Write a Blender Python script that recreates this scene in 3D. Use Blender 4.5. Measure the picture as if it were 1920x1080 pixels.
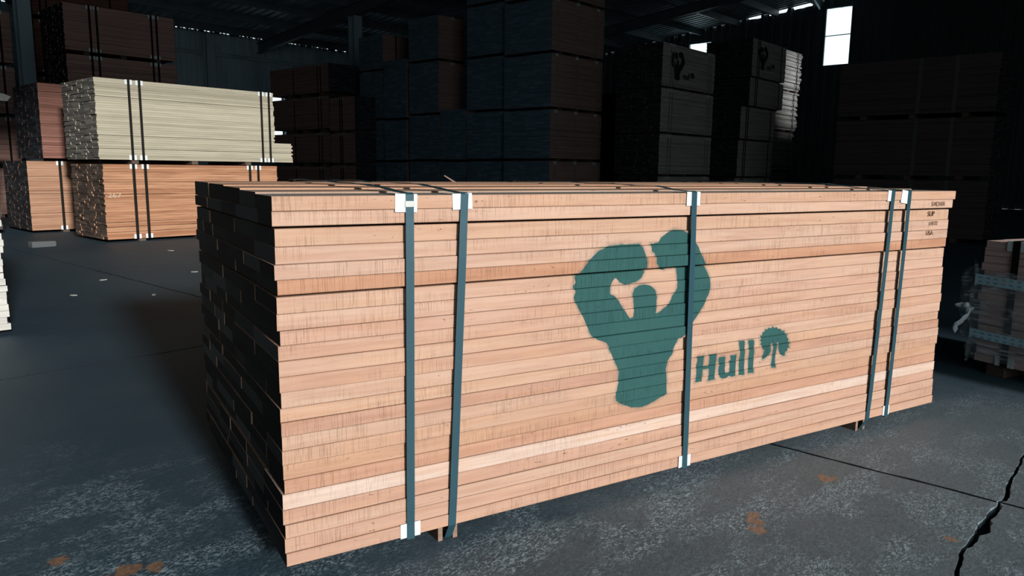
import bpy, bmesh, math, random
import numpy as np
from mathutils import Matrix, Vector

for o in list(bpy.data.objects):
    bpy.data.objects.remove(o)
SC = bpy.context.scene
COL = SC.collection
PI = math.pi

# ------------------------------------------------------------------ camera
cd = bpy.data.cameras.new('camera'); cam = bpy.data.objects.new('camera', cd); COL.objects.link(cam)
AZ, PT, RL = math.radians(42), .1555, -.0111
fw = Vector((math.cos(AZ)*math.cos(PT), math.sin(AZ)*math.cos(PT), -math.sin(PT)))
rt = Vector((math.sin(AZ), -math.cos(AZ), 0)); dn = fw.cross(rt)
r2 = rt*math.cos(RL) + dn*math.sin(RL); d2 = dn*math.cos(RL) - rt*math.sin(RL)
M = Matrix((r2, -d2, -fw)).transposed().to_4x4()
M.translation = (0, 0, .9005)
cam.matrix_world = M
cd.sensor_width = 36; cd.lens = 1406.25*36/1920; cd.clip_start = .05; cd.clip_end = 200
SC.camera = cam

# ------------------------------------------------------------------ sky, sun, doorway, exposure
DOOR = (-3.4, 3.5, 5.95)          # x0, x1, height of the open loading door in the front wall
YF, YL, XR, XB = -4.0, 22.0, 24.5, -6.0
SKY, SUN = 1.7, 5.5
w = bpy.data.worlds.new('sky'); SC.world = w; w.use_nodes = True
nt = w.node_tree; bg = nt.nodes['Background']
bg.inputs[0].default_value = (.80, .95, 1.0, 1); bg.inputs[1].default_value = SKY
sd = bpy.data.lights.new('sun', 'SUN'); sun = bpy.data.objects.new('sun', sd); COL.objects.link(sun)
sd.energy = SUN; sd.angle = math.radians(5); sd.color = (1.0, .965, .925)
sa, se = math.radians(75), math.radians(15)
dv = Vector((math.cos(sa)*math.cos(se), math.sin(sa)*math.cos(se), -math.sin(se)))
sun.rotation_euler = dv.to_track_quat('-Z', 'Y').to_euler(); sun.location = (-3, -12, 6)
def portal(name, loc, rot, sx, sy):
    l = bpy.data.lights.new(name, 'AREA'); l.shape = 'RECTANGLE'; l.size = sx; l.size_y = sy
    l.cycles.is_portal = True
    o = bpy.data.objects.new(name, l); COL.objects.link(o); o.location = loc; o.rotation_euler = rot
portal('door_portal', ((DOOR[0]+DOOR[1])/2, YF-.02, DOOR[2]/2), (PI/2, 0, 0), DOOR[1]-DOOR[0], DOOR[2])
portal('gable_window_portal', (XR+.05, 8.68, 5.1), (0, PI/2, 0), 1.7, .8)
vs = SC.view_settings
vs.view_transform = 'Standard'; vs.look = 'None'; vs.gamma = 1; vs.exposure = 0; vs.use_curve_mapping = False

# ------------------------------------------------------------------ material helpers
class NT:
    def __init__(s, name):
        s.m = bpy.data.materials.new(name); s.m.use_nodes = True
        s.t = s.m.node_tree; s.b = s.t.nodes['Principled BSDF']
    def n(s, typ, **kw):
        nd = s.t.nodes.new(typ)
        for k, v in kw.items():
            if k.startswith('i_'):
                key = k[2:]; key = int(key) if key.isdigit() else key
                if hasattr(v, 'is_output'): s.t.links.new(v, nd.inputs[key])
                else: nd.inputs[key].default_value = v
            else: setattr(nd, k, v)
        return nd
    def set(s, k, v):
        if hasattr(v, 'is_output'): s.t.links.new(v, s.b.inputs[k])
        else: s.b.inputs[k].default_value = v
    def math(s, op, a, b=0., c=0., clamp=False):
        nd = s.n('ShaderNodeMath', operation=op, use_clamp=clamp)
        for i, v in enumerate((a, b, c)):
            if hasattr(v, 'is_output'): s.t.links.new(v, nd.inputs[i])
            else: nd.inputs[i].default_value = v
        return nd.outputs[0]
    def mix(s, f, a, b, blend='MIX'):
        nd = s.n('ShaderNodeMix', data_type='RGBA', blend_type=blend)
        for i, v in ((0, f), (6, a), (7, b)):
            if hasattr(v, 'is_output'): s.t.links.new(v, nd.inputs[i])
            elif i == 0: nd.inputs[0].default_value = v
            else: nd.inputs[i].default_value = (*v, 1) if len(v) == 3 else v
        return nd.outputs[2]
    def ramp(s, v, lo, hi):
        nd = s.n('ShaderNodeMapRange', i_0=v); nd.inputs[1].default_value = lo; nd.inputs[2].default_value = hi
        nd.interpolation_type = 'SMOOTHSTEP'
        return nd.outputs[0]
    def noise(s, vec, scale, detail=3, rough=.55, dist=0):
        return s.n('ShaderNodeTexNoise', i_Vector=vec, i_Scale=scale, i_Detail=detail, i_Roughness=rough, i_Distortion=dist).outputs[0]
    def coords(s, scale=(1, 1, 1), rnd=None):
        tc = s.n('ShaderNodeTexCoord').outputs['Object']
        if rnd is not None:
            ad = s.n('ShaderNodeVectorMath', operation='MULTIPLY_ADD', i_0=rnd)
            ad.inputs[1].default_value = (37.1, 11.7, 23.3); s.t.links.new(tc, ad.inputs[2]); tc = ad.outputs[0]
        mp = s.n('ShaderNodeMapping', i_Vector=tc); mp.inputs['Scale'].default_value = scale
        return mp.outputs[0]
    def bump(s, h, dist=.002, strength=.6):
        s.set('Normal', s.n('ShaderNodeBump', i_Height=h, i_Distance=dist, i_Strength=strength).outputs[0])

def plain(name, col, rough=.6, metal=0., spec=.4):
    t = NT(name); t.set('Base Color', (*col, 1)); t.set('Roughness', rough); t.set('Metallic', metal)
    t.set('Specular IOR Level', spec)
    return t.m

def wood_main():
    """rough sawn boards: tint from the object's colour, grain, saw marks, sprayed stencil paint from the 'paint' distance field"""
    t = NT('rough_sawn_cherry')
    oi = t.n('ShaderNodeObjectInfo'); rnd = oi.outputs['Random']
    g = t.noise(t.coords((1.6, 30, 30), rnd), 2.2, 5, .6, .3)
    g2 = t.noise(t.coords((5, 110, 110), rnd), 2.0, 3, .6)
    saw = t.noise(t.coords((560, 6, 9), rnd), 1.0, 3, .6)
    sawm = t.ramp(t.noise(t.coords((2.2, 3, 9), rnd), 1.5, 2), .40, .62)
    blot = t.noise(t.coords((3, 8, 16), rnd), 1.6, 4, .6)
    fleck = t.ramp(t.noise(t.coords((45, 120, 130), rnd), 1.0, 2, .7), .66, .76)
    fleckm = t.ramp(t.noise(t.coords((2.6, 4, 8), rnd), 1.9, 2), .5, .64)
    c = oi.outputs['Color']
    c = t.mix(t.math('MULTIPLY', t.ramp(g, .35, .72), .34), c, (.235, .098, .050))
    c = t.mix(t.math('MULTIPLY', t.ramp(g2, .45, .75), .16), c, (.23, .11, .06))
    c = t.mix(t.math('MULTIPLY', t.ramp(blot, .42, .7), .28), c, (.46, .27, .165))
    s1 = t.math('MULTIPLY', t.ramp(saw, .56, .68), sawm)
    c = t.mix(t.math('MULTIPLY', s1, .38), c, (.22, .105, .06))
    c = t.mix(t.math('MULTIPLY', t.math('MULTIPLY', fleck, fleckm), .75), c, (.13, .065, .04))
    at = t.n('ShaderNodeAttribute', attribute_name='paint').outputs['Fac']     # 10 at the stencil edge, +1 per mm inside
    pc = t.coords((1, 1, 1))
    nz = t.noise(pc, 260, 3, .6); nz2 = t.noise(pc, 38, 3, .6)
    edge = t.math('ADD', t.math('ADD', at, t.math('MULTIPLY', t.math('SUBTRACT', nz, .5), 2.4)), t.math('MULTIPLY', t.math('SUBTRACT', nz2, .5), 2.6))
    solid = t.ramp(edge, 9.2, 10.6)
    mist = t.math('MULTIPLY', t.ramp(t.math('ADD', at, t.math('MULTIPLY', t.math('SUBTRACT', nz, .5), 9)), -1., 11.), .55)
    mist = t.math('MULTIPLY', mist, t.ramp(nz2, .3, .62))
    wear = t.ramp(t.noise(t.coords((70, 60, 220)), 1.0, 3, .65), .68, .76)
    wear2 = t.math('MULTIPLY', wear, t.ramp(t.noise(t.coords((7, 3, 12)), 1.0, 2), .5, .62))
    pm = t.math('MAXIMUM', t.math('MULTIPLY', solid, t.math('SUBTRACT', 1, t.math('MULTIPLY', wear2, .55))), mist)
    green = t.mix(t.noise(pc, 9, 4), (.0125, .056, .056), (.022, .076, .070))
    green = t.mix(t.math('MULTIPLY', t.ramp(saw, .55, .7), .35), green, (.007, .030, .030))
    c = t.mix(pm, c, green)
    t.set('Base Color', c); t.set('Roughness', .72); t.set('Specular IOR Level', .2)
    h = t.math('ADD', t.math('MULTIPLY', g, .8), t.math('ADD', t.math('MULTIPLY', s1, -.5), t.math('MULTIPLY', t.math('MULTIPLY', fleck, fleckm), -1.2)))
    t.bump(h, .0016, .8)
    return t.m

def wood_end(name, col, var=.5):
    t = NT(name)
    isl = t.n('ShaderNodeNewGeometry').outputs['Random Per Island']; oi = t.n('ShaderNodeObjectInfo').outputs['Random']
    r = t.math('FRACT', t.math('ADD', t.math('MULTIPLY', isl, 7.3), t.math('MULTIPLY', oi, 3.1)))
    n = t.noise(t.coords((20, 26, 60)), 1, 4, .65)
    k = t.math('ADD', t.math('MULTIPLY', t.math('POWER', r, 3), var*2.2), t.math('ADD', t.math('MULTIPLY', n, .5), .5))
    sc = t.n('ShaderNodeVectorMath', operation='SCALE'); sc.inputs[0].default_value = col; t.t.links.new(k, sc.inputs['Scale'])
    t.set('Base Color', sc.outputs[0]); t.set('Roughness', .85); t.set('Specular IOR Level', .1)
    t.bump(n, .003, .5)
    return t.m

def wood_stack(name, col, col2, streak=.5):
    """boards of a far bundle: one tone per board, fine grain along the length"""
    t = NT(name)
    isl = t.n('ShaderNodeNewGeometry').outputs['Random Per Island']
    rv = t.n('ShaderNodeCombineXYZ', i_0=isl, i_1=isl, i_2=isl).outputs[0]
    g = t.noise(t.coords((1.2, 30, 40), isl), 1.7, 4, .6)
    c = t.mix(t.math('MULTIPLY', isl, isl), col, col2)
    c = t.mix(t.math('MULTIPLY', t.ramp(g, .4, .7), streak), c, tuple(x*.5 for x in col2))
    f = t.ramp(t.noise(t.coords((22, 60, 90), isl), 1, 2, .7), .68, .76)
    c = t.mix(t.math('MULTIPLY', f, .5), c, tuple(x*.3 for x in col2))
    t.set('Base Color', c); t.set('Roughness', .75); t.set('Specular IOR Level', .2)
    t.bump(g, .003, .5)
    return t.m

def concrete():
    t = NT('scuffed_concrete')
    tc = t.coords()
    big = t.noise(tc, .55, 4, .55); mid = t.noise(tc, 2.3, 4, .6); fine = t.noise(tc, 60, 3, .6)
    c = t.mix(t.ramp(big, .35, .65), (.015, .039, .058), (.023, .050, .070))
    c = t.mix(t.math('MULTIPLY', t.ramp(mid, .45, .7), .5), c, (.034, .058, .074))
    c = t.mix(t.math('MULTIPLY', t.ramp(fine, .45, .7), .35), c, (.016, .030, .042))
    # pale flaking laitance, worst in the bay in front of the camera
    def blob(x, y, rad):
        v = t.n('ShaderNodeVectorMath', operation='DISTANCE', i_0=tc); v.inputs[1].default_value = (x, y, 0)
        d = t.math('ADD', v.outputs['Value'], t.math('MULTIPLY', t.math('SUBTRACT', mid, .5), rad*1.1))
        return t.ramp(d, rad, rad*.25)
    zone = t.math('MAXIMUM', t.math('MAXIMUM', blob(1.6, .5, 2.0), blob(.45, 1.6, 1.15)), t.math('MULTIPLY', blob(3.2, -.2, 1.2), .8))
    lit_zone = t.math('MULTIPLY', blob(2.35, .15, 2.1), t.math('ADD', t.math('MULTIPLY', t.ramp(big, .3, .6), .35), .65))
    c = t.mix(t.math('MULTIPLY', lit_zone, .95), c, (.098, .122, .137))  # sunlit floor tone painted over the bluer skylit base colour
    rot = t.n('ShaderNodeMapping', i_Vector=tc); rot.inputs['Rotation'].default_value = (0, 0, math.radians(-40)); rot.inputs['Scale'].default_value = (1, 2.1, 1)
    fl = t.noise(rot.outputs[0], 64, 5, .74, 1.4); fl2 = t.noise(rot.outputs[0], 3.4, 4, .62)
    flake = t.math('MULTIPLY', t.ramp(fl, .52, .555), t.math('ADD', t.math('MULTIPLY', t.ramp(fl2, .44, .60), .85), .15))
    c = t.mix(t.math('MULTIPLY', t.math('MULTIPLY', flake, zone), .8), c, (.28, .37, .42))
    dark = t.math('MULTIPLY', t.math('MULTIPLY', t.ramp(fl, .47, .41), zone), .5)
    c = t.mix(dark, c, (.03, .042, .05))
    # rusty spots
    rust = None
    for x, y, rad in ((2.218, .722, .028), (1.80, .755, .024), (1.765, .735, .020), (1.835, .775, .018), (.592, 1.688, .030), (.64, 1.665, .022), (.50, 1.85, .020), (2.05, .36, .012), (1.62, .30, .02)):
        v = t.n('ShaderNodeVectorMath', operation='DISTANCE', i_0=tc); v.inputs[1].default_value = (x, y, 0)
        d = t.math('ADD', v.outputs['Value'], t.math('MULTIPLY', t.math('SUBTRACT', t.noise(tc, 34, 4, .65), .5), rad*3.4))
        r = t.ramp(d, rad*1.15, rad*.75)
        rust = r if rust is None else t.math('MAXIMUM', rust, r)
    c = t.mix(t.math('MULTIPLY', rust, t.math('ADD', t.math('MULTIPLY', t.ramp(fl, .42, .56), .4), .35)), c, (.29, .135, .055))
    t.set('Base Color', c); t.set('Roughness', .62); t.set('Specular IOR Level', .3)
    t.bump(t.math('ADD', t.math('MULTIPLY', flake, .7), t.math('MULTIPLY', fine, .5)), .003, .5)
    return t.m

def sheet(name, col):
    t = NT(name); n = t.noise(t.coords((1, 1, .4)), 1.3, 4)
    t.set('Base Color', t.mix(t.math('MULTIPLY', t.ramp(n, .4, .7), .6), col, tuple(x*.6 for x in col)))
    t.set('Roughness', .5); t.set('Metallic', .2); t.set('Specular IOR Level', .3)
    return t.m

def film_mat():
    t = NT('clear_stretch_film'); out = t.t.nodes['Material Output']
    tr = t.n('ShaderNodeBsdfTransparent'); tr.inputs[0].default_value = (.93, .95, .96, 1)
    gl = t.n('ShaderNodeBsdfGlossy'); gl.inputs['Roughness'].default_value = .16
    df = t.n('ShaderNodeBsdfDiffuse'); df.inputs[0].default_value = (.7, .76, .8, 1)
    w_ = t.n('ShaderNodeTexNoise', i_Vector=t.coords((4, 4, 22)), i_Scale=2.0, i_Detail=4.0, i_Distortion=1.5).outputs[0]
    bp = t.n('ShaderNodeBump', i_Height=w_, i_Distance=.02, i_Strength=.9)
    t.t.links.new(bp.outputs[0], gl.inputs['Normal'])
    m1 = t.n('ShaderNodeMixShader', i_0=.5, i_1=gl.outputs[0], i_2=df.outputs[0])
    fac = t.math('ADD', t.math('MULTIPLY', t.ramp(w_, .50, .70), .55), .16)
    m2 = t.n('ShaderNodeMixShader', i_0=fac, i_1=tr.outputs[0], i_2=m1.outputs[0])
    t.t.links.new(m2.outputs[0], out.inputs[0])
    return t.m

MW = wood_main()
MEND = wood_end('near_black_board_ends', (.010, .011, .012), 3.2)  # end faces near black, far darker than the board sides
MWEATH = wood_stack('weathered_wood', (.25, .225, .20), (.20, .18, .16))
MAT = {
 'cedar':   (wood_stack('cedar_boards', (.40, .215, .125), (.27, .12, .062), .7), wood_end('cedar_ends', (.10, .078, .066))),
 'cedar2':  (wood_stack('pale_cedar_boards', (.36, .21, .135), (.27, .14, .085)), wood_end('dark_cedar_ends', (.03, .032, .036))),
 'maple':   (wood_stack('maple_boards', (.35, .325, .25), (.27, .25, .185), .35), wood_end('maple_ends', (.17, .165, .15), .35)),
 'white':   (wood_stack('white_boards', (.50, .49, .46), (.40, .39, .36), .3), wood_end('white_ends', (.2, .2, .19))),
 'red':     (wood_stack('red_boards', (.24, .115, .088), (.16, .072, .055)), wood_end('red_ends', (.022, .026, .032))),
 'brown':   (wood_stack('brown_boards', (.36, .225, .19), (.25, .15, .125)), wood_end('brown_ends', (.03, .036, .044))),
 'block':   (wood_stack('walnut_boards', (.33, .215, .185), (.24, .15, .13)), wood_end('blue_block_ends', (.125, .20, .26), .2)),  # end faces blue, unlike the brown sides
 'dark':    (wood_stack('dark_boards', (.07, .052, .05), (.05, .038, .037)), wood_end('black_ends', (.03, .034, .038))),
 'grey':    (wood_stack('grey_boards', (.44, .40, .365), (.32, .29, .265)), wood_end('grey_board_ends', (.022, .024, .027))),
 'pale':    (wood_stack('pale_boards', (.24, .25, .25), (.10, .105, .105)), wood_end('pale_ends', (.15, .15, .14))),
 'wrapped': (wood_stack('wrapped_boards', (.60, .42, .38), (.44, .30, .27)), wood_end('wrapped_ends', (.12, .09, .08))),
}
MSTRAP = plain('teal_strap', (.020, .060, .080), .30, .15, .6)
MSTRAPD = plain('black_strap', (.010, .009, .008), .7, 0, .08)
MSTRAPL = plain('steel_strap', (.42, .42, .40), .35, .6)
MSTRAPK = plain('dull_strap', (.055, .055, .055), .6)
MRUND = wood_stack('dark_runner_wood', (.10, .07, .055), (.07, .05, .04))
MCLIP = plain('white_plastic', (.55, .60, .60), .45)
MRUN = wood_stack('runner_wood', (.23, .15, .11), (.17, .11, .08))
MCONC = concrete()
MSUB = plain('joint_dirt', (.012, .014, .016), .95, 0, .05)
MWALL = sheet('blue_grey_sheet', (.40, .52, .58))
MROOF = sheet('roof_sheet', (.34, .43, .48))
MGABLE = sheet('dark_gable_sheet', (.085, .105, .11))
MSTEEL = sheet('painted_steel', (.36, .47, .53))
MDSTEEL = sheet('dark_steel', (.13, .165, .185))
MINK = plain('brown_ink', (.11, .058, .034), .8, 0, .1)
MCHALK = plain('white_chalk', (.42, .34, .27), .9, 0, .1)
MSTEN = plain('stencil_paint', (.020, .030, .030), .8, 0, .1)
MFILM = film_mat()
MGLASS = None

# ------------------------------------------------------------------ mesh helpers
class MB:
    def __init__(s): s.v = []; s.f = []; s.mi = []
    def box(s, x0, x1, y0, y1, z0, z1, mi=0, endmi=None):
        b = len(s.v)
        s.v += [(x0, y0, z0), (x1, y0, z0), (x1, y1, z0), (x0, y1, z0), (x0, y0, z1), (x1, y0, z1), (x1, y1, z1), (x0, y1, z1)]
        s.f += [(b, b+3, b+2, b+1), (b+4, b+5, b+6, b+7), (b, b+1, b+5, b+4), (b+2, b+3, b+7, b+6), (b+1, b+2, b+6, b+5), (b+3, b, b+4, b+7)]
        e = mi if endmi is None else endmi
        s.mi += [mi, mi, mi, mi, e, e]
        return s
    def prism(s, pts, ax, a, b, mi=0):
        """closed outline pts (2-D) extruded along axis ax from a to b"""
        n = len(pts); o = len(s.v)
        def P(p, t): return (t, p[0], p[1]) if ax == 0 else ((p[0], t, p[1]) if ax == 1 else (p[0], p[1], t))
        s.v += [P(p, a) for p in pts] + [P(p, b) for p in pts]
        s.f += [tuple(range(o+n-1, o-1, -1)), tuple(range(o+n, o+2*n))]
        s.f += [(o+i, o+(i+1) % n, o+n+(i+1) % n, o+n+i) for i in range(n)]
        s.mi += [mi]*(n+2)
        return s
    def mesh(s, name, mats):
        me = bpy.data.meshes.new(name); me.from_pydata(s.v, [], s.f)
        for m in (mats if isinstance(mats, (list, tuple)) else [mats]): me.materials.append(m)
        me.polygons.foreach_set('material_index', s.mi)
        me.validate(); me.update()
        return me
    def obj(s, name, mats, parent=None, **kw): return link(name, s.mesh(name, mats), parent, **kw)

def link(name, me, parent=None, loc=(0, 0, 0), rz=0, **tags):
    o = bpy.data.objects.new(name, me); COL.objects.link(o)
    o.location = loc; o.rotation_euler = (0, 0, rz)
    if parent: o.parent = parent
    for k, v in tags.items():
        if v is not None: o[k] = v
    return o
def thing(name, label, cat, loc, rz=0, group=None): return link(name, None, None, loc, rz, label=label, category=cat, group=group)
def fix_normals(me):
    bm = bmesh.new(); bm.from_mesh(me); bmesh.ops.recalc_face_normals(bm, faces=bm.faces); bm.to_mesh(me); bm.free()

def flat_polys(name, polys, mat, thick=.0008):
    """flat print: outlines (x, z in metres) filled, facing -Y, with a hair of thickness"""
    cu = bpy.data.curves.new(name, 'CURVE'); cu.dimensions = '2D'; cu.fill_mode = 'BOTH'; cu.extrude = thick/2
    for p in polys:
        sp = cu.splines.new('POLY'); sp.points.add(len(p)-1)
        for i, q in enumerate(p): sp.points[i].co = (q[0], q[1], 0, 1)
        sp.use_cyclic_u = True
    return curve_to_front(cu, name, mat)
def flat_text(name, text, h, mat, sx=1., shear=0.):
    cu = bpy.data.curves.new(name, 'FONT'); cu.body = text; cu.size = h*1.38; cu.extrude = .0004; cu.shear = shear; cu.space_character = 1.05
    return curve_to_front(cu, name, mat, sx)
def curve_to_front(cu, name, mat, sx=1.):
    o = bpy.data.objects.new(name, cu); COL.objects.link(o)
    me = bpy.data.meshes.new_from_object(o.evaluated_get(bpy.context.evaluated_depsgraph_get()))
    bpy.data.objects.remove(o); bpy.data.curves.remove(cu)
    me.transform(Matrix(((sx, 0, 0, 0), (0, 0, -1, 0), (0, 1, 0, 0), (0, 0, 0, 1))))
    me.materials.clear(); me.materials.append(mat); me.name = name
    return me

def ribbon(pts, width, th, xs=None):
    """closed strap loop: pts (y, z) of the inner outline; width along x; xs optional x offset per point"""
    mb = MB(); n = len(pts); cy = sum(p[0] for p in pts)/n; cz = sum(p[1] for p in pts)/n
    for i, p in enumerate(pts):
        a, b = Vector(pts[i-1]), Vector(pts[(i+1) % n]); t = (b-a).normalized(); nn = Vector((t.y, -t.x))
        if nn.dot(Vector((p[0]-cy, p[1]-cz))) < 0: nn = -nn
        q = Vector(p)+nn*th; x = xs[i] if xs else 0
        mb.v += [(x-width/2, p[0], p[1]), (x+width/2, p[0], p[1]), (x+width/2, q.x, q.y), (x-width/2, q.x, q.y)]
    for i in range(n):
        a, b = 4*i, 4*((i+1) % n)
        for k in range(4): mb.f.append((a+k, a+(k+1) % 4, b+(k+1) % 4, b+k)); mb.mi.append(0)
    return mb

# ================================================================== THE SETTING
def roof_z(y): return 4.88 + .105*(22-y)
# floor: a dirt bed with separate cast slabs
fl = MB().box(XB, XR, YF, YL, -.20, -.022).obj('floor', MSUB, kind='structure', label='dark scuffed concrete warehouse floor')
XJ = [XB, -4.42, -1.02, 2.385, 5.785, 9.185, 12.585, 15.985, 19.385, 22.8, XR]
YJ = [YF, -3.05, .31, 3.66, 7.02, 10.38, 13.74, 17.1, 20.46, YL]
rg = random.Random(5)
def jag(t, seed, amp):
    return amp*(math.sin(t*9+seed)*.6+math.sin(t*21+seed*2.3)*.3+math.sin(t*61+seed*3.1)*.12+math.sin(t*143+seed*.7)*.08)
def edge_pts(a, b, const, horiz, sign, seed):
    """points of one slab edge from a to b; joint half width and roughness depend on the joint"""
    near = (abs(const-.31) < .01 and horiz and -1.1 < min(a, b) and max(a, b) < 5.9)
    midj = ((not horiz and abs(const-2.385) < .01) or (horiz and abs(const-3.66) < .01)) and abs(a)+abs(b) < 14
    n = 170 if near else (60 if midj else 1)
    out = []
    for i in range(n):
        t = a+(b-a)*i/n
        if near:
            wv = jag(t, 1.7, .012); hw = .0035+max(0, jag(t, seed, .005))+abs(jag(t*1.7, seed+2, .0025))
            if 2.02 < t < 2.36: hw += (.012 if sign < 0 else .005)*max(0, math.sin((t-2.02)/.34*PI)*(1+.5*math.sin(t*44)+.3*math.sin(t*97)))
            if i == 0: wv = 0
            q = const+wv+sign*hw
        elif midj: q = const+(0 if i == 0 else jag(t, 4.2, .004))+sign*((.0048 if not horiz else .0035)+abs(jag(t*2.3, seed, .0045)))
        else: q = const+sign*.004
        out.append((t, q) if horiz else (q, t))
    return out
for i in range(len(XJ)-1):
    for j in range(len(YJ)-1):
        x0, x1, y0, y1 = XJ[i], XJ[i+1], YJ[j], YJ[j+1]
        E = [edge_pts(x0+.004, x1-.004, y0, True, 1, 2.+i), edge_pts(y0+.004, y1-.004, x1, False, -1, 5.+j),
             edge_pts(x1-.004, x0+.004, y1, True, -1, 3.+i), edge_pts(y1-.004, y0+.004, x0, False, 1, 7.+j)]
        P = sum(E, []); side = sum(([s]*len(e) for s, e in enumerate(E)), [])
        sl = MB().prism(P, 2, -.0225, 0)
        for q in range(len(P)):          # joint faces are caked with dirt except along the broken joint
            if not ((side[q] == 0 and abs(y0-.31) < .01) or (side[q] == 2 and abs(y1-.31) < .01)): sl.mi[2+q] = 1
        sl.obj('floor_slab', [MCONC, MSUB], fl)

def corrugated(name, u0, u1, h, pitch, depth, mat, holes=(), top=None):
    """sheet in the local XZ plane with trapezoid ribs; holes (u0,u1,z0,z1) cut out; top(u) optional height"""
    us = set([u0, u1])
    k = u0
    prof = []
    while k < u1:
        for f, d in ((0, 0), (.3, 0), (.42, depth), (.68, depth), (.80, 0)):
            if u0 <= k+f*pitch <= u1: prof.append((k+f*pitch, d))
        k += pitch
    prof.append((u1, 0))
    def dep(u):
        for a, b in zip(prof, prof[1:]):
            if a[0] <= u <= b[0]: return a[1]+(b[1]-a[1])*(u-a[0])/max(1e-6, b[0]-a[0])
        return 0
    U = sorted(set([p[0] for p in prof]+[q for hh in holes for q in hh[:2] if u0 < q < u1]))
    Z = sorted(set([0]+[q for hh in holes for q in hh[2:4] if q < 50]))
    mb = MB(); D = [dep(u) for u in U]
    for a in range(len(U)-1):
        um = (U[a]+U[a+1])/2
        zs = [(Z[i], Z[i+1] if i+1 < len(Z) else None) for i in range(len(Z))]
        for z0, z1 in zs:
            t0 = z1 if z1 is not None else (top(U[a]) if top else h); t1 = z1 if z1 is not None else (top(U[a+1]) if top else h)
            zm = (z0+min(t0, t1))/2
            if any(hh[0] <= um <= hh[1] and hh[2] <= zm <= hh[3] for hh in holes): continue
            o = len(mb.v)
            mb.v += [(U[a], D[a], z0), (U[a+1], D[a+1], z0), (U[a+1], D[a+1], t1), (U[a], D[a], t0)]
            mb.f.append((o, o+1, o+2, o+3)); mb.mi.append(0)
    me = mb.mesh(name, mat)
    return me

# side wall along the eave (far left), with the open strip behind the rotated stack
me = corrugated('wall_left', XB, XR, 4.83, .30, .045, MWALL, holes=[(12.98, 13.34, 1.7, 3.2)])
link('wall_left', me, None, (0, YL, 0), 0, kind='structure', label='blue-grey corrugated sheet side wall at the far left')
# eave closure blocks: gaps between them let daylight in as a dotted line
mb = MB(); x = XB; rr = random.Random(3)
while x < XR:
    g = rr.choice((0, 0, .04, .07, .09))
    mb.box(x, x+.12-g, YL-.03, YL+.03, 4.79, roof_z(YL)+.02); x += .12
mb.obj('trim_1', MDSTEEL, kind='structure', label='eave closure strip with daylight showing through')
# gable wall on the far right with two windows
gt = [(14.35, 14.65), (13.0, 13.2), (12.1, 12.35), (11.2, 11.6), (10.35, 10.9), (9.55, 10.1), (15.3, 15.5)]
def gable_top(u):
    y = -u
    return roof_z(y) - (.085 if any(a <= y <= b for a, b in gt) else -.03)
def hole_top(u): return gable_top(u)
W1 = (8.30, 9.06, 4.24, 5.93); W2 = (12.92, 13.75, 4.3, 5.34)
cuts = [(-W1[1], -W1[0], W1[2], W1[3]), (-W2[1], -W2[0], W2[2], W2[3])]
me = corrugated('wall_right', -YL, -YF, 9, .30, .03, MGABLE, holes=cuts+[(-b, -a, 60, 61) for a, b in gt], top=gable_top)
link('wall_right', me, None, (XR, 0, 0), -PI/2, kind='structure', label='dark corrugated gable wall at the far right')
def window(name, y0, y1, z0, z1, bars, label):
    o = link(name, None, None, (XR-.02, (y0+y1)/2, z0), 0, kind='structure', label=label)
    w_, h_ = y1-y0, z1-z0
    m = MB(); b = .03
    m.box(-.03, .03, -w_/2-b, -w_/2, -b, h_+b).box(-.03, .03, w_/2, w_/2+b, -b, h_+b).box(-.03, .03, -w_/2, w_/2, -b, 0).box(-.03, .03, -w_/2, w_/2, h_, h_+b)
    m.obj('window_frame', MDSTEEL, o)
    for f in bars: MB().box(-.02, .02, -w_/2, w_/2, h_*f-.012, h_*f+.012).obj('glazing_bar', MDSTEEL, o)
    fs = [0]+list(bars)+[1]
    t = NT('window_glass') if 'window_glass' not in bpy.data.materials else None
    if t:
        tr = t.n('ShaderNodeBsdfTransparent'); tr.inputs[0].default_value = (.95, .98, .98, 1)
        gl = t.n('ShaderNodeBsdfGlossy'); gl.inputs['Roughness'].default_value = .1
        mx = t.n('ShaderNodeMixShader', i_0=.05, i_1=tr.outputs[0], i_2=gl.outputs[0])
        t.t.links.new(mx.outputs[0], t.t.nodes['Material Output'].inputs[0])
    for a, b2 in zip(fs, fs[1:]):
        MB().box(-.003, .003, -w_/2, w_/2, h_*a, h_*b2).obj('pane', bpy.data.materials['window_glass'], o)
window('window_1', *W1, (.52,), 'tall bright two-pane window high in the gable wall')
window('window_2', *W2, (), 'bright gable window half hidden behind the stencilled stack')
# front wall behind the camera: open loading door and an added high slot to sunlight the pale stack
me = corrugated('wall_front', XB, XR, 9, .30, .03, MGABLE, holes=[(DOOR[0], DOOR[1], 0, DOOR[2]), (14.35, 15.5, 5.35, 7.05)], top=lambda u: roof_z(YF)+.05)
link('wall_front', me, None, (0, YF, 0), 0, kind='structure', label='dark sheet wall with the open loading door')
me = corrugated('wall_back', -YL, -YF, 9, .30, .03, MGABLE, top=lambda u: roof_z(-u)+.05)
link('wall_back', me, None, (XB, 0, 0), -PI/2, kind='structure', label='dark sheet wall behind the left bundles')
MB().box(-30, 40, -40, YF-.05, -.25, -.01).obj('ground', plain('yard_ground', (.16, .155, .145), .9), kind='structure', label='concrete yard outside the loading door')
# roof sheet, ribs running down the slope
me = corrugated('ceiling', XB, XR, 1, .25, .04, MROOF, top=lambda u: 26.1)
for v in me.vertices:
    y = YL+.06-v.co.z; d = v.co.y
    v.co = (v.co.x, y, roof_z(y)+d)
me.update(); link('ceiling', me, None, kind='structure', label='dark corrugated roof sheets')
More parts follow.
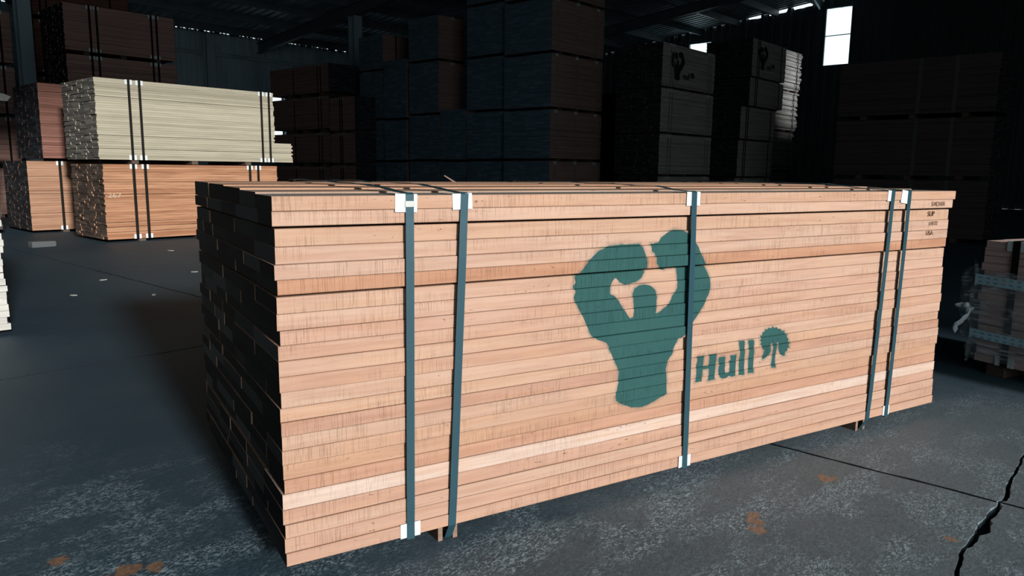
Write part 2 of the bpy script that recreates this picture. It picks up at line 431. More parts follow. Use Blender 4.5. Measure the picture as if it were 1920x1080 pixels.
# purlins, rafters, columns, girts
k = 0; y = 21.4
while y > YF:
    z = roof_z(y)
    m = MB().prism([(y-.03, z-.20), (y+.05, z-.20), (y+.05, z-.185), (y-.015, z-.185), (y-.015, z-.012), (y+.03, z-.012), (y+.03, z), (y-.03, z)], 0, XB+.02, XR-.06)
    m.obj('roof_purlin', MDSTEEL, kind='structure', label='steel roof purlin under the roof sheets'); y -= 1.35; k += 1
def ibeam_profile(w_, h_, tf=.014, tw=.01):
    return [(-w_/2, 0), (w_/2, 0), (w_/2, tf), (tw/2, tf), (tw/2, h_-tf), (w_/2, h_-tf), (w_/2, h_), (-w_/2, h_), (-w_/2, h_-tf), (-tw/2, h_-tf), (-tw/2, tf), (-w_/2, tf)]
for x in (-3.5, 4.81, 12.55, 20.45):
    m = MB().prism(ibeam_profile(.16, .30), 1, 0, 1)
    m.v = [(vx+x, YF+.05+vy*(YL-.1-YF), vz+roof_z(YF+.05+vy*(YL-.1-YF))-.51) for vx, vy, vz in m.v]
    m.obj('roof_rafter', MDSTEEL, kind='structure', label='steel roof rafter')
def column(x, y, ztop, w_=.2, d_=.24, lab='blue-grey steel column'):
    m = MB().prism([(p[0]+x, p[1]+y-d_/2) for p in ibeam_profile(w_, d_)], 2, 0, ztop)
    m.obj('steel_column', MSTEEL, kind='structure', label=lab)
column(4.81, 17, roof_z(17)-.52, .23, .26, 'blue-grey steel column beside the upper left bundles')
column(12.55, 17, roof_z(17)-.52, .26, .26, 'steel column behind the tall dark block')
for x in (5.4, 10.87, 16.35, 21.8): column(x, YL-.2, 4.7, .22, .24, 'steel column on the corrugated side wall')
for z in (1.3, 2.7, 4.15):
    for xa, xb in ((XB+.02, 5.28), (5.52, 10.75), (10.99, 16.23), (16.47, 21.68)):
        MB().prism([(YL-.10, z), (YL-.01, z), (YL-.01, z+.10), (YL-.10, z+.10), (YL-.10, z+.085), (YL-.025, z+.085), (YL-.025, z+.015), (YL-.10, z+.015)], 0, xa, xb).obj('wall_girt', MSTEEL, kind='structure', label='horizontal steel girt of the side wall')
# brace under the gable end of the roof
def tube(p, q, r, n=8):
    p, q = Vector(p), Vector(q); d = (q-p).normalized(); a = d.orthogonal().normalized(); b = d.cross(a); m = MB()
    for e in (p, q):
        for i in range(n):
            t = 2*PI*i/n; m.v.append(tuple(e+a*r*math.cos(t)+b*r*math.sin(t)))
    for i in range(n): m.f.append((i, (i+1) % n, n+(i+1) % n, n+i)); m.mi.append(0)
    m.f += [tuple(range(n-1, -1, -1)), tuple(range(n, 2*n))]; m.mi += [0, 0]
    return m
tube((XR-.15, 9.25, 5.95), (20.6, 8.2, 5.75), .035).obj('roof_brace', MSTEEL, kind='structure', label='grey tubular brace beside the bright gable window')

# ================================================================== THE BIG BUNDLE IN FRONT
BL, BW, BZ = 2.432, 1.03, .046
BO = Vector((.80, 1.368, 0)); BYAW = math.radians(-17.135)
ZS = [.7987, .7679, .732, .6942, .6584, .6266, .5902, .554, .5189, .4874, .4551, .4214, .3881, .3522, .3225, .2915, .2597, .2281, .1935, .1618, .1267, .0938, .0632, .0300, 0]
LX = [-.002, -.002, .004, .003, -.001, .004, .003, .002, .007, .002, .001, .001, .004, .001, .001, .002, .001, .003, .004, -.001, -.002, .001, -.001, .001]
RX = [2.443, 2.436, 2.431, 2.433, 2.420, 2.420, 2.427, 2.427, 2.428, 2.431, 2.424, 2.426, 2.430, 2.424, 2.427, 2.428, 2.430, 2.428, 2.430, 2.427, 2.428, 2.424, 2.426, 2.425]
YOFF = [0, .002, .012, .009, .004, .003, .013, .012, .010, .009, .007, .004, .009, .008, .006, .005, .005, .010, .009, .007, .006, .003, .002, 0]
RECESS = {1: 0, 5: 0}
TINT = [(r, g*1.085, b*1.22) for r, g, b in [(.40, .232, .145), (.425, .262, .175), (.40, .238, .150), (.405, .250, .170), (.40, .246, .168), (.345, .165, .092), (.405, .245, .160), (.41, .250, .168), (.40, .232, .155), (.39, .225, .145), (.405, .245, .160), (.38, .215, .138), (.40, .248, .165), (.40, .238, .150), (.35, .190, .122), (.385, .238, .158), (.38, .222, .140), (.36, .200, .118), (.365, .188, .115), (.47, .335, .250), (.38, .215, .140), (.39, .238, .158), (.375, .218, .142), (.37, .212, .138)]]
BIG=[(806,638),(822,650),(855,661),(904,664),(964,663),(973,653),(985,633),(988,611),(988,583),(979,569),(962,560),(940,555),(918,555),(902,563),(891,575),(881,568),(872,551),(871,534),(891,524),(903,509),(918,487),(940,461),(950,465),(953,489),(949,527),(955,542),(972,549),(992,550),(1012,546),(1029,533),(1035,517),(1035,491),(1029,465),(1045,471),(1061,481),(1082,491),(1093,512),(1103,521),(1110,534),(1108,566),(1103,593),(1076,592),(1053,586),(1034,593),(1021,609),(1020,625),(1015,637),(1005,641),(1002,661),(1030,665),(1039,677),(1061,691),(1090,697),(1120,695),(1138,685),(1160,669),(1179,646),(1195,616),(1215,586),(1235,555),(1239,531),(1236,508),(1222,486),(1197,455),(1172,427),(1156,409),(1139,394),(1122,386),(1110,367),(1099,346),(1081,325),(1076,302),(1079,268),(1083,225),(1055,219),(1022,207),(993,203),(956,207),(923,222),(899,236),(896,252),(901,277),(906,299),(907,317),(894,341),(882,365),(869,388),(857,404),(830,414),(815,422),(804,436),(792,461),(780,483),(767,505),(757,520),(753,533),(759,547),(749,562),(759,570),(755,585),(764,596),(780,613),(793,627)]
LH=[(1194,324),(1224,324),(1221,311),(1219,292),(1242,290),(1244,306),(1244,324),(1276,324),(1274,311),(1270,283),(1269,262),(1271,246),(1238,246),(1243,253),(1244,264),(1244,283),(1219,284),(1218,261),(1218,247),(1190,247),(1193,255),(1193,274),(1192,298),(1196,314)]
LU=[(1284,312),(1312,312),(1311,298),(1310,273),(1313,260),(1321,258),(1329,261),(1330,276),(1328,295),(1335,300),(1330,312),(1358,311),(1358,299),(1356,282),(1356,263),(1357,245),(1332,246),(1329,251),(1319,244),(1304,244),(1292,249),(1285,260),(1283,272),(1286,291),(1283,301)]
L1=[(1368,351),(1394,351),(1394,334),(1395,312),(1394,292),(1393,268),(1395,244),(1368,246),(1370,256),(1369,281),(1369,295),(1373,305),(1373,327),(1369,342)]
L2=[(1407,350),(1434,349),(1435,335),(1435,307),(1434,285),(1434,262),(1435,246),(1408,247),(1411,258),(1410,285),(1413,305),(1412,330),(1409,340)]
TREE=[(1470,285),(1482,312),(1469,317),(1472,324),(1461,331),(1467,337),(1458,345),(1466,349),(1460,358),(1471,360),(1468,369),(1479,369),(1480,377),(1492,375),(1496,382),(1507,377),(1515,383),(1524,376),(1534,380),(1541,372),(1554,373),(1557,364),(1571,363),(1571,354),(1585,350),(1582,342),(1594,336),(1588,329),(1598,321),(1590,317),(1597,307),(1586,305),(1590,295),(1578,296),(1577,286),(1589,284),(1574,281),(1559,286),(1548,298),(1543,314),(1548,328),(1539,330),(1538,316),(1535,301),(1533,275),(1536,249),(1513,252),(1516,272),(1518,290),(1520,307),(1520,320),(1517,330),(1512,329),(1509,318),(1511,307),(1504,295),(1489,287),(1478,283)]

POLYS = [[(x/1000, z/1000) for x, z in p] for p in (BIG, LH, LU, L1, L2, TREE)]
def sdf_mm(P, polys):
    """signed distance in mm to the union of the outlines, positive inside"""
    P = np.asarray(P); best = np.full(len(P), 1e9); ins = np.zeros(len(P), bool)
    for poly in polys:
        A = np.array(poly); B = np.roll(A, -1, 0); odd = np.zeros(len(P), bool)
        for a, b in zip(A, B):
            ab = b-a; t = np.clip(((P-a)@ab)/max(1e-12, ab@ab), 0, 1)
            best = np.minimum(best, np.hypot(*(P-(a+t[:, None]*ab)).T))
            c = (a[1] > P[:, 1]) != (b[1] > P[:, 1])
            xi = a[0]+(P[:, 1]-a[1])*(b[0]-a[0])/((b[1]-a[1]) if abs(b[1]-a[1]) > 1e-12 else 1e-12)
            odd ^= c & (P[:, 0] < xi)
        ins |= odd
    return np.where(ins, best, -best)*1000
rb = random.Random(11)
bundle = thing('lumber_bundle', 'large strapped bundle of reddish boards with green stencilled emblem in the foreground', 'lumber', (BO.x, BO.y, 0), BYAW)
def board_mesh(x0, x1, y0, y1, z0, z1, front=False):
    """plank with eased edges; a front plank also carries a fine grid with the stencil distance"""
    c = .0016; mb = MB()
    if not front:
        pr = [(y0+c, z0), (y1-c, z0), (y1, z0+c), (y1, z1-c), (y1-c, z1), (y0+c, z1), (y0, z1-c), (y0, z0+c)]
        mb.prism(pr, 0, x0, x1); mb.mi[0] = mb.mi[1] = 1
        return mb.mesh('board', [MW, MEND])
    xs = [x0]+[.73+.005*i for i in range(179)]+[x1]; nz = max(6, int((z1-z0)/.0042)); zs = [z0+c+(z1-z0-2*c)*i/nz for i in range(nz+1)]
    wob = [.0011*math.sin(x*3.1+z0*90)+.0006*math.sin(x*11+z0*50) for x in xs]
    rows = [[(y1, z0+c)]]  # back bottom
    prof = [(y1, z1-c), (y1-c, z1), (y0+c, z1)]+[(y0, z) for z in reversed(zs)]+[(y0+c, z0), (y1-c, z0), (y1, z0+c)]
    n = len(prof)
    for i, x in enumerate(xs):
        for yy, zz in prof: mb.v.append((x, yy+(wob[i] if yy < y0+.003 else 0), zz))
    for i in range(len(xs)-1):
        for k in range(n):
            a, b = i*n+k, i*n+(k+1) % n
            mb.f.append((a, b, b+n, a+n)); mb.mi.append(0)
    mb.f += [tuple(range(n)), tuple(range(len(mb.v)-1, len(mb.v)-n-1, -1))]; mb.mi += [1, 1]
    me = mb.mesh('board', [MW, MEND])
    at = me.attributes.new('paint', 'FLOAT', 'POINT')
    co = np.array([(v[0], v[2]-BZ) for v in mb.v]); d = np.clip(sdf_mm(co, POLYS)+10, 0, 60)
    fy = np.array([v[1] < y0+.0035 for v in mb.v]); d[~fy] = 0
    at.data.foreach_set('value', d.astype(np.float32))
    fix_normals(me)
    return me
front_face = []
for k in range(24):
    z1, z0 = ZS[k]+BZ, ZS[k+1]+BZ
    if k in (1, 5): z0 += .005            # the two layers that leave an open joint below
    z1 -= .0006
    cuts = [YOFF[k]]
    while cuts[-1] < BW-.26: cuts.append(cuts[-1]+rb.uniform(.13, .25))
    cuts.append(BW+rb.uniform(-.015, .01))
    if k == 0: cuts = [0, .155, .33, .55, .78, 1.035]
    for i in range(len(cuts)-1):
        if i == 0:
            o = link('board', board_mesh(LX[k], RX[k], cuts[0], cuts[1]-.0012, z0, z1, True), bundle); o.color = (*TINT[k], 1); front_face.append(o)
            if k == 0:
                o.data.materials.append(MWEATH)
                for q in o.data.polygons:
                    if q.normal.z > .9: q.material_index = 2
        else:
            dz = rb.uniform(-.001, .0)
            top = z1 + ((.004, .008, .011, .012)[i-1] if k == 0 else dz)
            xa, xb = LX[k]+rb.uniform(-.001, .004), BL+rb.uniform(-.03, .01)
            if k == 0: xa = (0, .002, .004, .003)[i-1]
            o = link('board', board_mesh(xa, xb, cuts[i], cuts[i+1]-.0012, z0, top), bundle)
            t = TINT[rb.randrange(24)]; f = rb.uniform(.8, 1.05); o.color = (t[0]*f, t[1]*f, t[2]*f, 1)
            if k == 0: o.color = ((.30, .215, .165, 1), (.41, .25, .17, 1), (.42, .25, .17, 1), (.40, .25, .17, 1))[i-1]
# straps: x at top, x at bottom, wraps down to the runner?
ZT = ZS[0]+BZ
STR = [(.2945, .2885, False, 7), (.430, .397, True, 8), (1.1448, 1.157, False, 7), (2.0625, 2.026, True, 6), (2.157, 2.1335, False, 7)]
def interp_front(z):
    return 0
for xt, xb, low, ww in STR:
    th = .0013; e = .0026
    zb = BZ-.0035 if not low else .006
    pts = []; xs = []
    fz = [ZT-.002+.004]
    # front run, top to bottom
    zf = [ZT+.001, ZT-.02, ZT-.05, .7, .55, .4, .25, .12, BZ+.03, BZ+.002]
    for z in zf:
        pts.append((-e-(.0012 if .1 < z < .75 else 0), z)); xs.append(xt+(xb-xt)*(ZT-z)/(ZT-BZ))
    if low: pts += [(.020, .008), (.06, .006)]; xs += [xb, xb]
    else: pts[-1] = (-e-.0008, zb-.002); pts += [(.012, zb-.002)]; xs += [xb]
    if low: pts += [(BW-.06, .006), (BW-.02, .008)]; xs += [xb, xb]
    else: pts += [(BW-.0, zb)]; xs += [xb]
    pts += [(BW+.018, BZ+.02), (BW+.018, .4), (BW+.018, ZT+.004)]; xs += [xb, (xt+xb)/2, xt]
    rt_ = random.Random(int(xt*100))
    for q in (.94, .85, .72, .60, .48, .36, .25, .15, .07, .02):
        pts.append((q*BW, ZT+.0175-.006*(1-q)+(rt_.uniform(0, .007) if .1 < q < .9 else 0) - (.009*(1-q/.25) if q < .25 else 0))); xs.append(xt)
    pts.append((.004, ZT+.0045)); xs.append(xt)
    s = ribbon(pts, .0195, th, xs); me = s.mesh('strap', MSTRAP); fix_normals(me); link('strap', me, bundle)
def lclip(x, w_, h_, d_, top=True, tilt=0., name='corner_protector', th=.0022):
    z0 = ZT+.0005 if top else BZ-.0005; sg = 1 if top else -1
    yo = -.0004
    pr = [(yo, z0), (yo-th, z0), (yo-th, z0-sg*h_), (yo, z0-sg*h_)]
    pr = [(d_, z0), (d_, z0+sg*th), (yo-th*.3, z0+sg*th), (yo-th, z0+sg*th*.3), (yo-th, z0-sg*h_), (yo, z0-sg*h_), (yo, z0)]
    m = MB().prism(pr, 0, -w_/2, w_/2); me = m.mesh(name, MCLIP); fix_normals(me)
    o = link(name, me, bundle, (x, 0, 0)); o.rotation_euler = (0, tilt, 0) if False else (0, 0, 0)
    if tilt: me.transform(Matrix.Translation((0, 0, z0)) @ Matrix.Rotation(tilt, 4, 'Y') @ Matrix.Translation((0, 0, -z0)))
    return o
lclip(.287, .052, .038, .05, True, .03); lclip(.424, .050, .034, .05, True, -.04)
lclip(1.143, .050, .036, .05); lclip(2.052, .034, .034, .04, True, .05); lclip(2.135, .042, .042, .05, True, .12)
lclip(.2885, .050, .034, .05, False); lclip(1.157, .046, .034, .05, False); lclip(2.1335, .036, .034, .05, False)
# strap seal on the first strap
MB().box(-.0115, .0115, -.0062, -.0015, ZT-.026, ZT-.013).obj('strap_seal', MSTRAPL, bundle, loc=(.2943, 0, 0))
for xc in (.397, 2.026):
    for s in (-1, 1):
        MB().box(xc+s*.020-.006, xc+s*.020+.006, .022, BW-.04, 0, BZ-.0004, 0).obj('runner_slat', MRUN, bundle)
# sliver of wood standing up at the back edge and the bits of print at the far end
m = MB().prism([(.0, 0), (.010, .002), (-.036, .026), (-.039, .0245)], 1, 0, .004); m.obj('splinter', MRUN, bundle, loc=(.86, .92, ZT+.010))
for txt, x, z, h, k, sx in (('5/4CHER', 2.300, .7455, .0155, 1, .98), ('SUP', 2.297, .7085, .0185, 2, .98), ('#18172', 2.307, .6765, .0140, 3, .85), ('USA', 2.283, .6415, .0160, 4, 1.05)):
    me = flat_text('stamped_print', txt, h, MINK, sx)
    o = link('stamped_print', me, front_face[k], (x, YOFF[k]-.0024, z+BZ))

# ================================================================== BACKGROUND BUNDLES
def strap_loop(L, W, H, r, x, wd, mat, parent, clips, cw=.085, ch=.055):
    y0, y1, z0, z1 = -W/2-.003, W/2+.003, r-.0018, r+H+.0018
    me = ribbon([(y0, z1), (y0, z0), (y1, z0), (y1, z1)], wd, .0022).mesh('strap', mat); fix_normals(me)
    o = link('strap', me, parent, (x, 0, 0))
    if clips:
        for top in ((True, False) if clips > 1 else (True,)):
            zz = z1-.0003 if top else z0+.0003; sg = 1 if top else -1
            pr = [(y0+.06, zz), (y0+.0003, zz), (y0+.0003, zz-sg*ch), (y0+.0024, zz-sg*ch), (y0+.0024, zz-sg*.0012), (y0+.06, zz-sg*.0012)]
            me = MB().prism(pr, 0, -cw/2, cw/2).mesh('corner_protector', MCLIP); fix_normals(me)
            link('corner_protector', me, parent, (x, 0, 0))
def make_bundle(label, corner, z0, L, W, H, mat, rz=0, nl=26, r=.06, straps=(), smat=None, clips=2, seed=0, group=None, stag=.008, endstag=.015, extra=None, sw=.034, individual=False, ncol=6, name='lumber_bundle', runners=(.18, .5, .82)):
    rn = random.Random(seed); c, s = math.cos(rz), math.sin(rz)
    loc = (corner[0]+c*L/2-s*W/2, corner[1]+s*L/2+c*W/2, z0)
    root = thing(name, label, 'lumber', loc, rz, group)
    wm, em = MAT[mat]; mb = MB(); t = H/nl
    for k in range(nl):
        za, zb = r+k*t, r+(k+1)*t-.0012
        if rn.random() < .12: zb -= .004
        ys = [-W/2+rn.uniform(0, stag)]
        for i in range(1, ncol): ys.append(-W/2+W*(i+rn.uniform(-.28, .28))/ncol)
        ys.append(W/2-rn.uniform(0, stag))
        for i in range(ncol):
            xa, xb = -L/2+rn.uniform(0, endstag), L/2-rn.uniform(0, endstag*1.5)
            if extra and k < extra[0]: xb += extra[1]+rn.uniform(-.01, .02)
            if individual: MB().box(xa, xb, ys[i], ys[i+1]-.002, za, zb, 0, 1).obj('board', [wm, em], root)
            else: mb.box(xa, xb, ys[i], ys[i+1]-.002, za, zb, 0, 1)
    if not individual: mb.obj('boards', [wm, em], root, kind='stuff')
    for f in straps:
        strap_loop(L, W, H, r, -L/2+f*L, sw, smat or MSTRAPD, root, clips)
    for f in runners:
        x = -L/2+f*L
        MB().box(x-.04, x+.04, -W/2+.01, W/2-.01, 0, r-.006).obj('runner', MRUND, root)
    return root
TW = ['bottom', 'second', 'third', 'fourth', 'fifth']
def make_stack(desc, corner, L, W, tops, mat, rz=0, straps=(.15, .2, .8, .85), seed=0, group=None, offs=None, mats=None, labels=None, clips=1, smat=None, r=.06, nl=26, Ls=None, **kw):
    z = 0; out = []
    for i, tp in enumerate(tops):
        ox = offs[i] if offs else 0
        c, s = math.cos(rz), math.sin(rz)
        tier = 'topmost' if i == len(tops)-1 else TW[i]+('-lowest' if i else '')
        lab = labels[i] if labels and labels[i] else f'{tier} bundle of {desc}'
        if tier == 'bottom' and not (labels and labels[i]): lab = f'bottom bundle of {desc}'
        out.append(make_bundle(lab, (corner[0]+c*ox, corner[1]+s*ox), z, (Ls[i] if Ls else L), W, tp-z-r, (mats[i] if mats else mat), rz, nl, r, straps, smat, clips, seed+i, group or desc, **kw))
        z = tp+.005
    return out
# left: the sunlit pair with pale maple on top
a0 = make_bundle('sunlit reddish-brown bundle on the floor under the cream-coloured bundle', (3.36, 9.47), 0, 2.28, 1.04, .888, 'cedar', 0, 30, .035, (.155, .215, .815, .868), None, 2, 40, 'sunlit lumber stack', .006, .014)
a1 = make_bundle('cream-coloured bundle with black straps and longer boards at its base', (3.33, 9.46), .931, 2.28, 1.08, .928, 'maple', 0, 36, .045, (.168, .222, .915, .965), None, 2, 41, 'sunlit lumber stack', .006, .014, extra=(10, .26), sw=.03)
link('chalk_mark', flat_text('chalk_mark', '267', .055, MCHALK, 1.3), a0, (-1.10, -.524, .53))
make_stack('the narrow stack at the far left', (3.14, 11.45), 2.3, 1.08, (.955, 1.975), 'cedar2', straps=(.17, .8), clips=2, endstag=.004, nl=28, r=.035, seed=50, offs=(0, .2), mats=('cedar2', 'red'),
           labels=['sunlit brown bundle on the floor left of the chalk-marked bundle', 'half-shaded red-brown bundle behind the left end of the cream bundle'], group='lumber behind the sunlit stack')
make_stack('the shaded brown stack above the cream bundle', (4.31, 13.3), 1.74, 1.0, (.90, 1.78, 2.63, 3.40), 'brown', straps=(.22, .28, .77, .82), clips=2, nl=26, seed=60)
make_stack('the reddish stack beside the blue-grey column', (5.27, 18.0), 1.9, 1.0, (.9, 1.8, 2.72, 3.86, 4.75), 'red', straps=(.08, .14, .8), clips=2, nl=24, r=.09, seed=70)
make_stack('the black stack at the upper left edge', (2.0, 15.2), 2.12, 1.0, (.85, 1.7, 2.55, 3.45), 'brown', straps=(.2, .92), clips=1, nl=24, seed=80)
j2 = make_stack('the dark stack at the left edge behind the white bundle', (.55, 11.6), 2.3, 1.0, (.86, 1.71), 'dark', straps=(.2, .8), clips=0, nl=24, seed=90)
m = MB().prism([(-.30, 0), (.10, 0), (.15, .06), (.06, .095), (-.30, .095)], 1, -.11, .11)
mm = m.mesh('board_offcut', wood_end('grey_offcut_wood', (.15, .16, .16)));  link('board_offcut', mm, None, (2.93, 11.74, 1.722), 0, label='grey board offcut lying on the dark stack at the left edge', category='offcut')
make_bundle('bright white lumber bundle cut off by the left edge', (-1.29, 4.62), 0, 2.42, 1.0, .93, 'white', 0, 27, .03, (.2, .7), None, 2, 95, None, .006, .012)
# the tall block of dark stacks seen end-on
CB = 'tall dark block of lumber'
make_stack('the right corner stack of the dark block', (10.76, 8.8), 1.6, 1.16, (1.075, 2.0, 2.99, 3.95, 4.9), 'block', straps=(.10, .47, .86), smat=MSTRAPL, clips=1, nl=28, r=.05, seed=100, group=CB, sw=.022)
make_stack('the second stack from right in the dark block', (10.87, 10.03), 1.9, 1.05, (1.075, 2.03, 3.07, 4.05, 5.0), 'block', straps=(.2, .8), clips=0, nl=28, r=.05, seed=110, group=CB)
make_stack('the recessed middle stack of the dark block', (10.90, 11.13), 1.9, .78, (1.06, 2.12, 3.05, 4.2), 'block', straps=(.2, .8), clips=0, nl=28, r=.05, seed=120, offs=(0, 0, .65, .7), group=CB, ncol=5)
make_stack('the middle stack with narrow visible side in the dark block', (10.92, 11.96), 1.9, .96, (1.07, 2.04, 3.14, 4.06), 'block', straps=(.22, .75), smat=MSTRAPL, clips=1, nl=28, r=.05, seed=130, group=CB)
make_stack('the second stack from left in the dark block', (10.97, 13.06), 1.9, .79, (1.05, 1.98, 3.28, 4.0), 'block', straps=(.2, .8), clips=1, nl=28, r=.05, seed=140, offs=(0, 0, 0, .9), Ls=(1.9, 1.9, 1.9, 1.0), mats=('block', 'block', 'block', 'red'), group=CB, ncol=5)
make_stack('the leftmost stack of the dark block', (11.02, 13.92), 1.9, .9, (1.05, 2.0, 3.1, 3.9), 'block', straps=(.2, .8), clips=0, nl=28, r=.05, seed=150, group=CB)
# stacks turned side-on behind the cream bundle
make_stack('the side-on brown stack right of the cream bundle', (10.4, 17.68), 2.55, 1.0, (.94, 1.73, 2.57, 3.31), 'brown', rz=-PI/2, straps=(.42, .82, .87), clips=1, nl=22, r=.095, seed=160, runners=(.3, .55, .85))
make_stack('the narrow side-on stack touching the dark block', (10.36, 15.08), .98, .58, (.97, 1.70, 2.5), 'brown', rz=-PI/2, straps=(.42, .5), clips=1, nl=22, seed=170, ncol=4)
# right: stencilled stacks under the gable windows
d = make_stack('the stencilled stack before the half-hidden gable window', (11.62, 7.04), 1.92, .95, (.82, 1.56, 2.345, 3.11), 'grey', straps=(.15, .2, .87, .92), clips=1, nl=24, r=.04, seed=180,
               labels=[None, None, None, 'topmost stencilled bundle in front of the half-hidden gable window'], smat=MSTRAPL, sw=.02)
e = make_stack('the stencilled stack nearest the tall bright window', (13.9, 6.69), 1.62, 1.0, (.80, 1.53, 2.18, 2.75, 3.50), 'grey', straps=(.15, .2, .85), clips=0, nl=22, r=.035, seed=190, offs=(0, .05, .1, .42, .46),
               labels=[None, None, None, None, 'topmost stencilled bundle left of the striped pale stack'])
for b, x0, k in ((d[3], -.45, 1.02), (e[4], -.33, .95)):
    P = [[((x-.99)*k+x0, (z-.45)*k) for x, z in p] for p in POLYS]
    W_ = .95 if b is d[3] else 1.0
    link('stencil_print', flat_polys('stencil_print', P, MSTEN), b, (0, -W_/2-.0022, .41))
make_stack('the striped pale stack lit through the added high slot', (16.75, 7.3), 1.5, 1.0, (.93, 1.86, 2.78, 3.72), 'pale', straps=(.78,), clips=0, nl=20, r=.05, seed=200, offs=(.05, .0, .1, .2), endstag=.07, stag=.05)
make_stack('the low grey stack behind the right corner of the dark block', (14.1, 9.6), 1.9, 1.0, (.9, 1.75, 2.6), 'grey', straps=(.2, .8), clips=0, nl=24, seed=210)
make_stack('the black stack at the right under the gable', (11.5, 4.0), 2.0, 1.05, (.83, 1.66, 2.46), 'dark', rz=-PI/2, straps=(.53, .75), smat=MSTRAPK, clips=0, nl=26, seed=220, sw=.05)
# ------------------------------------------------------------------ film-wrapped bundle at the right edge
PR = math.radians(-114.2); PL, PW, PH, pr_ = 1.25, .62, .56, .055
p = make_bundle('film-wrapped dark brown bundle with two blue bands at the right edge', (3.975, .69), 0, PL, PW, PH, 'wrapped', PR, 16, pr_, (), None, 0, 230, None, .006, .02, individual=True, ncol=4, runners=(.09, .55, .9))
strap_loop(PL, PW, PH, pr_, -PL/2+.155, .032, MSTRAPD, p, 2, .085, .045)
tb = NT("printed_blue_tape")
wv = tb.n('ShaderNodeTexWave', i_Vector=tb.coords((1, 1, 1)), i_Scale=9.0, bands_direction='X').outputs[0]
wz = tb.n('ShaderNodeTexWave', i_Vector=tb.coords((1, 1, 1)), i_Scale=16.0, bands_direction='Z').outputs[0]
tb.set('Base Color', tb.mix(tb.math('MULTIPLY', tb.ramp(wv, .45, .55), tb.ramp(wz, .55, .7)), (.52, .76, .84), (.20, .40, .50))); tb.set('Roughness', .35)
for z0, z1, dz in ((.405, .450, 0), (.165, .203, -.006)):
    y0, y1, x0, x1 = -PW/2-.010, PW/2+.010, -PL/2-.012, PL/2+.012
    mb = MB(); o_ = .0012
    for (xa, ya, xb, yb) in ((x0, y0, x1, y0), (x1, y0, x1, y1), (x1, y1, x0, y1), (x0, y1, x0, y0)):
        n = 12
        for i in range(n):
            t0, t1 = i/n, (i+1)/n; b = len(mb.v)
            for t, zz in ((t0, z0), (t1, z0), (t1, z1), (t0, z1)):
                mb.v.append((xa+(xb-xa)*t, ya+(yb-ya)*t, zz+.006*math.sin(t*9+z0*20)+dz*t))
            mb.f.append((b, b+1, b+2, b+3)); mb.mi.append(0)
    me = mb.mesh('blue_band', tb.m); o = link('blue_band', me, p); sm = o.modifiers.new('thickness', 'SOLIDIFY'); sm.thickness = .0015; sm.offset = 1
# stretch film: a wrinkled skin round the lower two thirds plus a loose tail
def film(name, pts_fn, nu, nv, parent):
    mb = MB()
    for i in range(nu+1):
        for j in range(nv+1): mb.v.append(pts_fn(i/nu, j/nv))
    for i in range(nu):
        for j in range(nv):
            a = i*(nv+1)+j; mb.f.append((a, a+nv+1, a+nv+2, a+1)); mb.mi.append(0)
    me = mb.mesh(name, MFILM)
    for q in me.polygons: q.use_smooth = True
    return link(name, me, parent)
def wrap(u, v):
    # round the front (-y) and left (-x) sides of the wrapped bundle
    per = [(PL/2+.02, -PW/2-.016), (-PL/2-.018, -PW/2-.016), (-PL/2-.018, PW/2+.016)]
    l1, l2 = PL+.04, PW+.03; s = u*(l1+l2)
    if s < l1: x, y = per[0][0]-s, per[0][1]; nx, ny = 0, -1
    else: x, y = per[1][0], per[1][1]+(s-l1); nx, ny = -1, 0
    zt = .475+.02*math.sin(u*21)+.012*math.sin(u*47); zb = .075+.01*math.sin(u*17)
    z = zb+(zt-zb)*v
    d = .005+.005*math.sin(u*60+v*9)+.004*math.sin(u*25-v*21)+.003*math.sin(v*40+u*90)
    return (x+nx*d, y+ny*d, z)
film('stretch_film', wrap, 120, 26, p)
def flap(u, v):
    # loose sheet hanging off the left end: u outwards, v downwards
    z = .50-.44*v+.02*math.sin(u*6+v*4); wdt = .105*math.sin(min(1, v*1.05+.08)*PI)**.7
    x = -PL/2-.02-u*wdt; y = -PW/2-.01+.05*u+.03*math.sin(v*7+u*5)*u+.012*math.sin(v*31)*u
    return (x, y, z)
film('loose_film', flap, 14, 30, p)
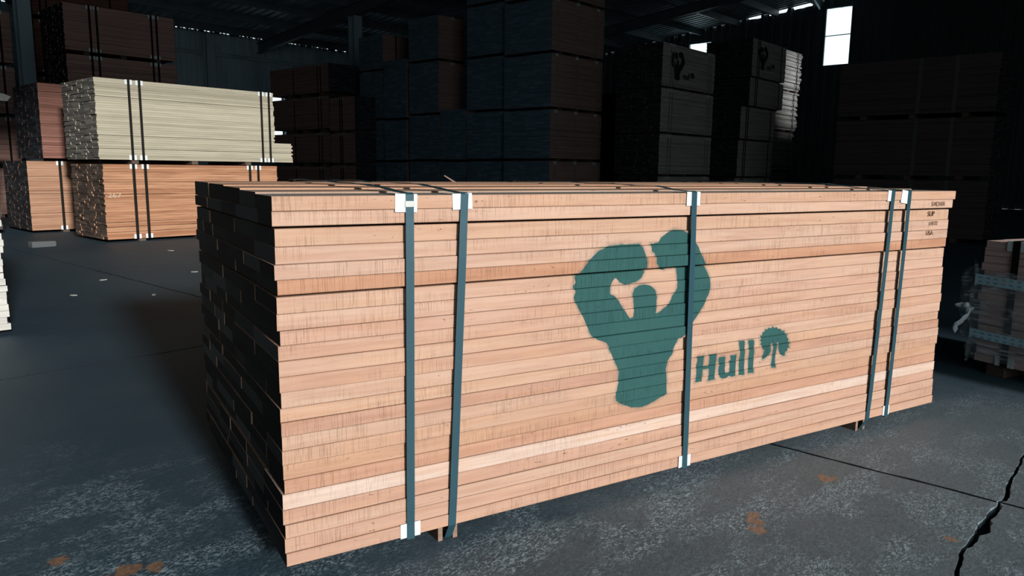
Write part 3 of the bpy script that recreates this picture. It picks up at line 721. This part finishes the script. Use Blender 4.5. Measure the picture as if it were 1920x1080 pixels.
KP = [(-.068, .300, .006), (-.045, .298, .011), (-.020, .294, .012), (-.006, .283, .010), (-.008, .258, .007), (-.028, .232, .010), (-.050, .208, .013), (-.064, .186, .010), (-.068, .165, .003)]
def rope(u, v):
    a = u*2*PI; t = min(v*8, 7.999); k = int(t); f = t-k
    x, z, r = (KP[k][q]*(1-f)+KP[k+1][q]*f for q in range(3))
    r *= 1.7+.6*math.sin(a*2+v*19)+.5*math.sin(v*37)
    return (-PL/2-.018+x+r*.7*math.cos(a), -PW/2-.012+.01*math.sin(v*7)+r*.6*math.sin(a), z+r*.8*math.cos(a+.6))
mb = MB()
for i in range(13):
    for j in range(25): mb.v.append(rope(i/12, j/24))
for i in range(12):
    for j in range(24):
        k = i*25+j; mb.f.append((k, k+25, k+26, k+1)); mb.mi.append(0)
me = mb.mesh('film_knot', plain('bunched_film', (.72, .78, .82), .3)); 
for q in me.polygons: q.use_smooth = True
link('film_knot', me, p, label='whitish bunched tail of the film')
# ------------------------------------------------------------------ small things on the floor
m = MB().prism([(-.12, 0), (.11, 0), (.125, .012), (.12, .058), (-.115, .064), (-.125, .05)], 1, -.05, .05)
link('timber_block', m.mesh('timber_block', plain('grey_timber', (.075, .082, .085), .9)), None, (2.69, 9.5, 0), .1, label='small grey timber block on the floor before the left bundles', category='block')
rc = random.Random(8)
WH = ('middle of the floor left of the big bundle', 'floor nearest the white bundle', 'floor close to the big bundle', 'floor just left of the big bundle corner', 'floor before the chalk-marked bundle', 'floor at the right foot of the chalk-marked bundle')
for WL, (x, y, s) in zip(WH, ((2.221, 6.386, 1.1), (1.793, 5.757, 1.), (2.196, 5.398, 1.), (2.945, 6.357, .9), (3.534, 8.17, 1.6), (3.82, 7.9, 1.4))):
    n = 7; P = [((.022+.012*rc.random())*s*math.cos(2*PI*i/n), (.011+.006*rc.random())*s*math.sin(2*PI*i/n)) for i in range(n)]
    me = MB().prism(P, 2, 0, .006).mesh('wood_chip', plain('chip', (.25, .25, .23), .9))
    link('wood_chip', me, None, (x, y, 0), rc.random()*3, label='tiny pale wood chip on the '+WL, category='wood chip', group='wood chips on the floor')
